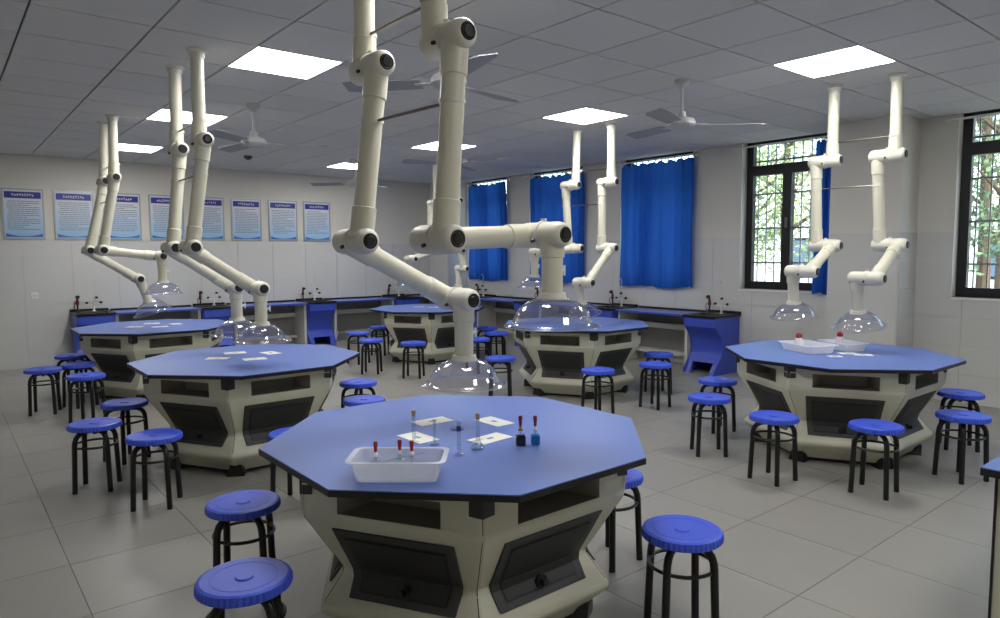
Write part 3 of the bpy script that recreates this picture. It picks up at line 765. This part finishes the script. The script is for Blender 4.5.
def sink_fittings(loc, rz, l1, l2, clear):
    M = Matrix.Translation(loc) @ Matrix.Rotation(rz, 4, 'Z')
    p = M @ Vector((.04, -.145, UZ - .002)); t = thing('lab_faucet', l1, 'faucet', p, rz, 'triple lab faucets on the sinks')
    m = MB().lathe([(0, 0), (.026, 0), (.026, .008), (.014, .014), (.013, .13), (0, .13)], n=16); m.build('faucet_body', 'white_plastic', t)
    m = MB().tube([(0, 0, .12), (0, 0, .36), (0, -.004, .385), (0, -.016, .40), (0, -.032, .403), (0, -.046, .395), (0, -.052, .375)], .0035, 8); m.build('gooseneck', 'white_plastic', t)
    kn = 'white_plastic' if clear else 'black_plastic'
    for dx, z, dy in ((-.085, .12, -.01), (.085, .12, -.01), (.03, .19, -.045)):
        sx = MB().tube([(0, 0, .1), (dx * .5, dy * .5, .1), (dx, dy, z - .015)], .006, 8).build('tap_arm', 'white_plastic', t)
        MB().lathe([(0, -.014), (.012, -.012), (.02, 0), (.018, .012), (.01, .018), (0, .018)], (dx, dy, z), n=12).build('tap_knob', kn, sx)
    p = M @ Vector((-.15, -.12, UZ - .002)); t = thing('eyewash_sprayer', l2, 'eyewash', p, rz, 'red and black eyewash sprayers on the sinks')
    MB().lathe([(0, 0), (.022, 0), (.022, .01), (.011, .02), (.011, .1), (0, .1)], n=14).build('stand', 'black_plastic', t)
    MB().lathe([(0, .09), (.018, .095), (.021, .11), (.019, .15), (.013, .165), (0, .165)], n=14).build('handle', 'dark_red', t)
    m = MB().tube([(0, 0, .155), (0, -.005, .185), (0, -.03, .205)], .014, 10); m.lathe([(0, 0), (.026, 0), (.028, .02), (.02, .026), (0, .026)], (0, -.028, .195), (0, -.6, .8), 14); m.build('spray_head', 'black_plastic', t)
    MB().tube([(-.012, .0, .1), (-.035, -.015, .12), (-.045, -.02, .08), (-.03, -.01, .03), (-.015, 0, .012)], .005, 8).build('hose', 'black_plastic', t)
def bench(x0, x1, loc, rz, label):
    """local x0..x1 along the wall, wall at y=0, front at -Y"""
    t = thing('wall_bench', label, 'bench', loc, rz, 'blue topped benches along the walls')
    D = .5; z = UZ - .012
    tp_ = MB().box(x0, x1, -D, -.012, z - .022, z).build('bench_top', 'bench_blue', t, False, .002)
    MB().box(x0, x1, -D - .002, -D, z - .024, z - .001).build('front_edge', 'cabinet_blue', tp_, False)
    MB().box(x0 + .02, x1 - .02, -.03, -.012, z, z + .028).build('backsplash', 'black_edge', t, False)
    for x in (x0 + .005, x1 - .045): MB().box(x, x + .04, -D + .05, -.05, 0, z - .022).build('leg_frame', 'bench_light', t, False)
    MB().box(x0 + .045, x1 - .045, -.05, -.035, .12, z - .022).build('back_panel', 'bench_grey', t, False)
    MB().box(x0 + .045, x1 - .045, -.10, -.05, .46, .53).build('rail', 'bench_light', t, False)
    MB().box(x0 + .045, x1 - .045, -.16, -.05, .12, .17).build('rail', 'bench_light', t, False)
    return t
PU = [1.64, 3.24, 4.87, 6.50]
pl = ['first from left along the poster wall', 'second from left along the poster wall', 'third from left along the poster wall', 'fourth along the poster wall, nearest the corner']
for i, (x, s) in enumerate(zip(PU, pl)):
    sink_unit((x, YW, 0), 0, 'blue sink cabinet with black top, ' + s)
    sink_fittings((x, YW, 0), 0, 'white lab faucet on the sink cabinet ' + s, 'red and black eyewash on the sink cabinet ' + s, i == 3)
for (a, b), s in zip([(1.878, 3.002), (3.478, 4.632), (5.108, 6.262), (6.738, 7.30)], ['between the first and second sinks from left', 'between the second and third sinks from left', 'between the third and fourth sinks from left', 'in the room corner right of the fourth sink']):
    bench(a, b, (0, YW, 0), 0, 'blue topped bench on the poster wall ' + s)
WU = [4.95, 6.58, 8.20, 9.80]
wl = ['nearest the open window', 'below the widest curtain edge, second along the windows', 'third along the window wall', 'farthest along the window wall']
for i, (y, s) in enumerate(zip(WU, wl)):
    sink_unit((XW, y, 0), R(-90), 'blue sink cabinet with black top, ' + s)
    sink_fittings((XW, y, 0), R(-90), 'white lab faucet on the sink ' + s, 'red and black eyewash on the sink ' + s, False)
for (a, b), s in zip([(5.188, 6.342), (6.818, 7.962), (8.438, 9.562)], ['below the widest curtain', 'below the middle curtain', 'below the farthest curtain']):
    bench(-b, -a, (XW, 0, 0), R(-90), 'blue topped bench on the window wall ' + s)

# desk at the right edge of the frame
cx0, cy1 = 2.84, .776
t = thing('demonstration_bench', 'blue topped bench with black edge cut off by the right frame edge', 'bench', (cx0, cy1, 0))
tt = MB().box(0, 1.4, -.7, 0, TZ - .004, TZ).build('bench_top', 'blue_top', t, False)
MB().box(-.001, 1.401, -.701, .001, TZ - .03, TZ - .004).build('edge_band', 'black_edge', tt, False)
MB().box(.048, 1.36, -.66, -.037, .06, TZ - .03).build('body', 'cream', t, False, .004)
for x, y in ((.04, -.042), (1.355, -.042), (.04, -.665), (1.355, -.665)): MB().box(x, x + .008, y, y + .008, 0, TZ - .03).build('corner_post', 'black_edge', t, False)
for k in range(3): 
    d_ = MB().box(.1 + k * .42, .49 + k * .42, -.038, -.03, .12, .62).build('door', 'cream', t, False, .003)
    MB().box(.27 + k * .42, .32 + k * .42, -.03, -.018, .55, .57).build('handle', 'rod_metal', d_, False)
MB().box(.08, 1.33, -.63, -.07, 0, .06).build('plinth', 'black_edge', t, False)

# ------------------------------------------------------------------ things on the tables
def frame_of(p, q):
    e = (q - p); e.z = 0; e.normalize(); return math.atan2(e.y, e.x)
def tray(loc, rz, L, Wd, H, flare, m, label):
    t = thing('plastic_tray', label, 'tray', loc, rz, 'plastic trays on the tables')
    th = .0025; l, w_ = L / 2, Wd / 2; L2, W2 = l + flare, w_ + flare
    def rr(a, b, z, r):
        P = []
        for cx, cy, s in ((a - r, b - r, 0), (-a + r, b - r, 90), (-a + r, -b + r, 180), (a - r, -b + r, 270)):
            for k in range(4): q = R(s + 30 * k); P.append((cx + r * math.cos(q), cy + r * math.sin(q), z))
        return P
    loops = [rr(l, w_, 0.0005, .02), rr(L2, W2, H - .004, .025), rr(L2 + .014, W2 + .014, H - .003, .03), rr(L2 + .015, W2 + .015, H, .03), rr(L2 - th, W2 - th, H, .025), rr(l - th, w_ - th, th + .001, .02)]
    vs = [p for lp in loops for p in lp]; n = 16; fs = [tuple(range(n - 1, -1, -1)), tuple(range(5 * n, 6 * n))]
    for i in range(5):
        for k in range(n): fs.append((i * n + k, i * n + (k + 1) % n, (i + 1) * n + (k + 1) % n, (i + 1) * n + k))
    MB().add(vs[:5 * n], fs[2:2 + 4 * n]).build('rim', m, t)
    MB().add(vs[4 * n:] , [(k, (k + 1) % n, n + (k + 1) % n, n + k) for k in range(n)] + [tuple(range(n, 2 * n))]).build('tub', m, t)
    return t
def dropper(loc, h, body, liquid, label, bulb='red', w_=.02, rz=0.0):
    t = thing('dropper_bottle', label, 'bottle', loc, rz, 'dropper bottles')
    b = MB(); s = w_ * .97; bh = h * .36
    def sq(a, z): return [(a, a, z), (-a, a, z), (-a, -a, z), (a, -a, z)]
    vs = sq(s * .94, .0005) + sq(s, .004) + sq(s, bh - .006) + sq(s * .8, bh) + sq(s * .38, bh + .006) + sq(s * .38, bh + h * .16)
    fs = [(3, 2, 1, 0)] + [(4 * i + k, 4 * i + (k + 1) % 4, 4 * i + 4 + (k + 1) % 4, 4 * i + 4 + k) for i in range(5) for k in range(4)]
    b.add(vs, fs).build('bottle_body', 'glassware', t, False, .002)
    if liquid:
        a = s * .9; MB().box(-a, a, -a, a, .004, bh - .004).build('liquid', liquid, t, False, .002)
    MB().cyl((0, 0, bh * .5), (0, 0, bh + h * .3), .0035, 10).build('pipette', 'glassware', t)
    MB().lathe([(0, bh + h * .14), (s * .5, bh + h * .14), (s * .5, bh + h * .2), (s * .3, bh + h * .22), (s * .3, bh + h * .3), (0, bh + h * .3)], n=14).build('stopper', 'cork' if body == 'amber' else 'white_plastic', t)
    z = bh + h * .28; MB().lathe([(0, z), (.0055, z), (.006, z + h * .1), (.0075, z + h * .2), (.0085, z + h * .3), (.006, z + h * .355), (0, h)], n=14).build('rubber_bulb', bulb, t)
    return t
def card(c, rz, L, Wd, label, ink):
    t = thing('paper_card', label, 'paper', c, rz, 'white cards on the tables')
    MB().box(-L / 2, L / 2, -Wd / 2, Wd / 2, 0.0004, .002).build('sheet', 'paper', t, False)
    MB().box(-.016, .016, -.009, .009, .002, .0024).build('printed_mark', ink, t, False)
    return t
# foreground table: tray
p0, p1 = onz(355.3, 482.8, TZ), onz(436.4, 482.8, TZ); az = frame_of(p0, p1); ex = Vector((math.cos(az), math.sin(az), 0)); ey = Vector((-ex.y, ex.x, 0))
L_ = (p1 - p0).length; pb = onz(400, 446, TZ + .075); W_ = (pb - (p0 + p1) / 2).dot(ey) - .045
tr = (p0 + p1) / 2 + ey * (W_ / 2)
tray((tr.x, tr.y, TZ), az, L_, W_, .075, .018, 'tray_frost', 'translucent white plastic tray at the front of the foreground table')
for (x, y), lb in zip([(376, 469), (400, 467), (412, 468)], ['left dropper bottle in the translucent tray', 'middle dropper bottle in the translucent tray', 'right dropper bottle in the translucent tray']):
    p = onz(x, y, TZ + .01); dropper((p.x, p.y, TZ + .0045), .105, 'clear', None, 'clear red bulb ' + lb, 'red', .019, az + .2)
p = onz(520.5, 445.5, TZ); dropper((p.x, p.y, TZ), .122, 'amber', 'black_liquid', 'dropper bottle with black liquid and red bulb, right of the papers', 'dark_red', .021, az + .1)
p = onz(535.2, 444.5, TZ); dropper((p.x, p.y, TZ), .118, 'clear', 'blue_liquid', 'dropper bottle with bright blue liquid and red bulb', 'dark_red', .0188, az + .1)
for q, lb, ink in zip([[(410, 423), (445.6, 416), (453, 421), (420, 426)], [(394.6, 436), (416, 431), (441, 439.5), (420, 445)], [(473, 420), (489.6, 416), (516.7, 423), (498, 428)], [(467.6, 440.6), (496, 432.5), (514, 437), (482, 445)]],
    ['white card farthest left behind the tray of the foreground table', 'white card with cyan mark just behind the tray', 'white card farthest back, behind the black liquid bottle', 'white card left of the black liquid bottle'],
    ['print_blue', 'print_cyan', 'print_blue', 'print_blue']):
    P = [onz(x, y, TZ) for x, y in q]; c = sum(P, Vector()) / 4
    e1 = (P[1] - P[0] + P[2] - P[3]) / 2; e2 = (P[2] - P[1] + P[3] - P[0]) / 2
    l1, l2 = e1.length, e2.length
    if l1 > l2: card((c.x, c.y, TZ), math.atan2(e1.y, e1.x), min(.17, max(.13, l1)), .1, 'flat ' + lb, ink)
    else: card((c.x, c.y, TZ), math.atan2(e2.y, e2.x), min(.17, max(.13, l2)), .1, 'flat ' + lb, ink)
def cylinder(loc, h, r, label, cork, violet=False):
    t = thing('glass_cylinder', label, 'glassware', loc, 0, 'glassware on the foreground table')
    MB().lathe([(0, 0), (.022, 0), (.022, .004), (.006, .009), (r, .016), (r, h), (r + .002, h + .001), (r - .0012, h), (r - .0012, .018), (0, .017)], n=20).build('tube', 'glassware', t)
    if cork: MB().lathe([(0, h - .008), (r * .9, h - .008), (r * 1.15, h + .014), (0, h + .014)], n=16).build('cork', 'cork', t)
    if violet: MB().lathe([(r + .0004, h * .72), (r + .0008, h * .72), (r + .0008, h * .84), (r + .0004, h * .84)], n=20, closed=True).build('marking_band', 'poster_head', t)
for (x, y), h, r, lb, ck, v in [((414, 443), .12, .008, 'corked glass tube behind the tray at left', True, False), ((434.6, 445), .105, .0065, 'slim glass cylinder in the middle between the cards', False, False),
     ((459, 455), .13, .0085, 'tall glass measuring cylinder with violet band', False, True)]:
    p = onz(x, y, TZ); cylinder((p.x, p.y, TZ), h, r, lb, ck, v)
p = onz(478, 449.5, TZ); t = thing('glass_flask', 'corked long necked glass flask beside the front card', 'glassware', (p.x, p.y, TZ), 0, 'glassware on the foreground table')
MB().lathe([(0, .0005), (.024, .0005), (.028, .004), (.028, .012), (.012, .03), (.0085, .045), (.0085, .128), (.0072, .128), (.0072, .045), (.011, .03), (.0265, .012), (.026, .004), (0, .003)], n=24).build('flask_body', 'glassware', t)
MB().lathe([(0, .12), (.007, .12), (.0095, .145), (0, .145)], n=14).build('cork', 'cork', t)
a, b = onz(383, 462, TZ + .078), onz(483, 437, TZ + .078)
b = onz(483, 439, TZ + .035)
t = thing('glass_rod', 'thin glass stirring rod resting across the tray rim', 'glass rod', (a.x, a.y, a.z)); MB().cyl((0, 0, 0), tuple(b - a), .0032, 8).build('rod', 'glassware', t)
# petri dish
p = onz(457, 430, TZ); t = thing('petri_dish', 'small shallow glass dish between the back cards', 'dish', (p.x, p.y, TZ)); MB().lathe([(0, .0005), (.03, .0005), (.03, .012), (.0285, .012), (.0285, .002), (0, .002)], n=24).build('dish', 'glassware', t)
# right hand table trays, bottles, cards
tray((5.19, 2.59, TZ), R(67), .31, .21, .062, .018, 'tray_white', 'left of the two white trays on the right hand table')
tray((5.485, 2.455, TZ), R(67), .27, .17, .062, .016, 'tray_white', 'right of the two white trays on the right hand table')
for (x, y), lb in (((5.13, 2.63), 'red topped bottle in the left white tray'), ((5.44, 2.46), 'red topped bottle in the right white tray')):
    t = thing('wash_bottle', lb, 'bottle', (x, y, TZ + .004), 0, 'red topped bottles in the white trays')
    MB().lathe([(0, 0), (.026, 0), (.028, .004), (.028, .085), (.022, .098), (.015, .104), (0, .104)], n=18).build('bottle_body', 'white_plastic', t)
    MB().lathe([(0, .102), (.019, .102), (.025, .115), (.02, .13), (.008, .138), (0, .138)], n=18).build('red_cap', 'red', t)
for (x, y), a, lb in (((848, 353.5), -40, 'paper card left of the right tray, foremost on the right hand table'), ((863, 355), -55, 'cream card right of the trays on the right hand table'), ((835, 356.5), -40, 'small card before the left white tray')):
    p = onz(x, y, TZ); card((p.x, p.y, TZ), R(a), .13 if x != 835 else .1, .09 if x != 835 else .07, lb, 'print_blue')
sides = ['leftmost', 'rear middle', 'front middle', 'rightmost']
for pts, nm in (([(217.5, 358.5), (235, 353), (254.7, 359), (270.5, 353)], 'second left table'), ([(134.7, 327), (152, 323.5), (160, 326.8), (176, 324)], 'farthest left table')):
    for (x, y), s, a in zip(pts, sides, (35, 60, 62, -15)):
        p = onz(x, y, TZ); card((p.x, p.y, TZ), R(a - 70), .16, .11, s + ' of the four cards on the ' + nm, 'print_blue')
for (x, y), s in (((419, 307), 'left'), ((433, 307.3), 'right')):
    p = onz(x, y, TZ); card((p.x, p.y, TZ), R(-45), .16, .11, s + ' card on the farthest right table', 'print_cyan')

# ------------------------------------------------------------------ outside
g = struct(MB().box(XW + .24, 60, -30, 50, -.5, -.35).build('ground', 'ground_pale', None, False))
def tree(x, y, h, rad, n, m, seed, label):
    rnd = random.Random(seed); t = thing('tree', label, 'tree', (x, y, -.35), 0, 'trees outside the windows')
    tr_ = MB(); tr_.tube([(0, 0, 0), (.05, .02, h * .3), (-.03, .05, h * .6), (.05, 0, h * .9)], [.13, .1, .07, .03], 10)
    tr_.build('trunk', 'bark', t)
    br = MB()
    for k in range(9):
        z = h * rnd.uniform(.28, .8); a = rnd.uniform(0, 6.28); l = rad * rnd.uniform(.6, 1)
        br.tube([(0, 0, z), (l * .5 * math.cos(a), l * .5 * math.sin(a), z + .3), (l * math.cos(a), l * math.sin(a), z + .5 + rnd.uniform(0, .5))], [.04, .028, .01], 6)
    br.build('branches', 'bark', t)
    lf = MB(); cl = []
    for k in range(26):
        a = rnd.uniform(0, 6.28); rr = rad * math.sqrt(rnd.random()); z = h * rnd.uniform(.32, 1.0); cl.append((rr * math.cos(a), rr * math.sin(a), z, rnd.uniform(.3, .6)))
    for k in range(n):
        cx, cy, cz, cr = rnd.choice(cl); d = Vector((rnd.gauss(0, 1), rnd.gauss(0, 1), rnd.gauss(0, .8))).normalized() * cr * rnd.random() ** .4
        c = Vector((cx, cy, cz)) + d; u = Vector((rnd.gauss(0, 1), rnd.gauss(0, 1), rnd.gauss(0, 1))).normalized(); v = u.orthogonal().normalized(); s = rnd.uniform(.035, .075)
        lf.add([c - u * s, c + v * s * .5, c + u * s, c - v * s * .5], [(0, 1, 2, 3)])
    o = lf.build('foliage', m, t, False); o['kind'] = 'stuff'
for i, (x, y, h, rad, m, lb) in enumerate([(11.2, 6.0, 5.2, 1.1, 'leaf_b', 'leafy tree seen through the left panes of the open window'), (12.9, 8.1, 6, 1.3, 'leaf_a', 'tree behind the middle of the open window'),
    (15.9, 6.6, 5.4, 1.3, 'leaf_c', 'dark tree farther back beyond the open window'), (11.2, 2.8, 5.0, 1.1, 'leaf_c', 'slim tree seen through the right edge window'),
    (13.9, 3.9, 6.2, 1.5, 'leaf_a', 'larger tree behind the right edge window'), (17.5, 10.6, 7, 2.0, 'leaf_a', 'tall far tree beyond the open window'), (19, 5.0, 7, 2.0, 'leaf_b', 'tall far tree between both windows'),
    (12.0, 11, 5.6, 1.4, 'leaf_b', 'tree behind the widest curtain')]):
    tree(x, y, h, rad, 2800, m, 50 + i, lb)
bl = thing('building', 'pale building far outside beyond the trees', 'building', (27, 10, -.35))
MB().box(0, 6, -16, 14, 0, 3.4).build('facade', 'building_pale', bl, False)
for k in range(8):
    wn = MB().box(-.03, .02, -14.5 + k * 3.5, -13 + k * 3.5, .9, 2.4).build('window', 'frame_black', bl, False)
    MB().box(-.04, -.03, -14.4 + k * 3.5, -13.1 + k * 3.5, 1.0, 2.3).build('pane', 'building_glass', wn, False)
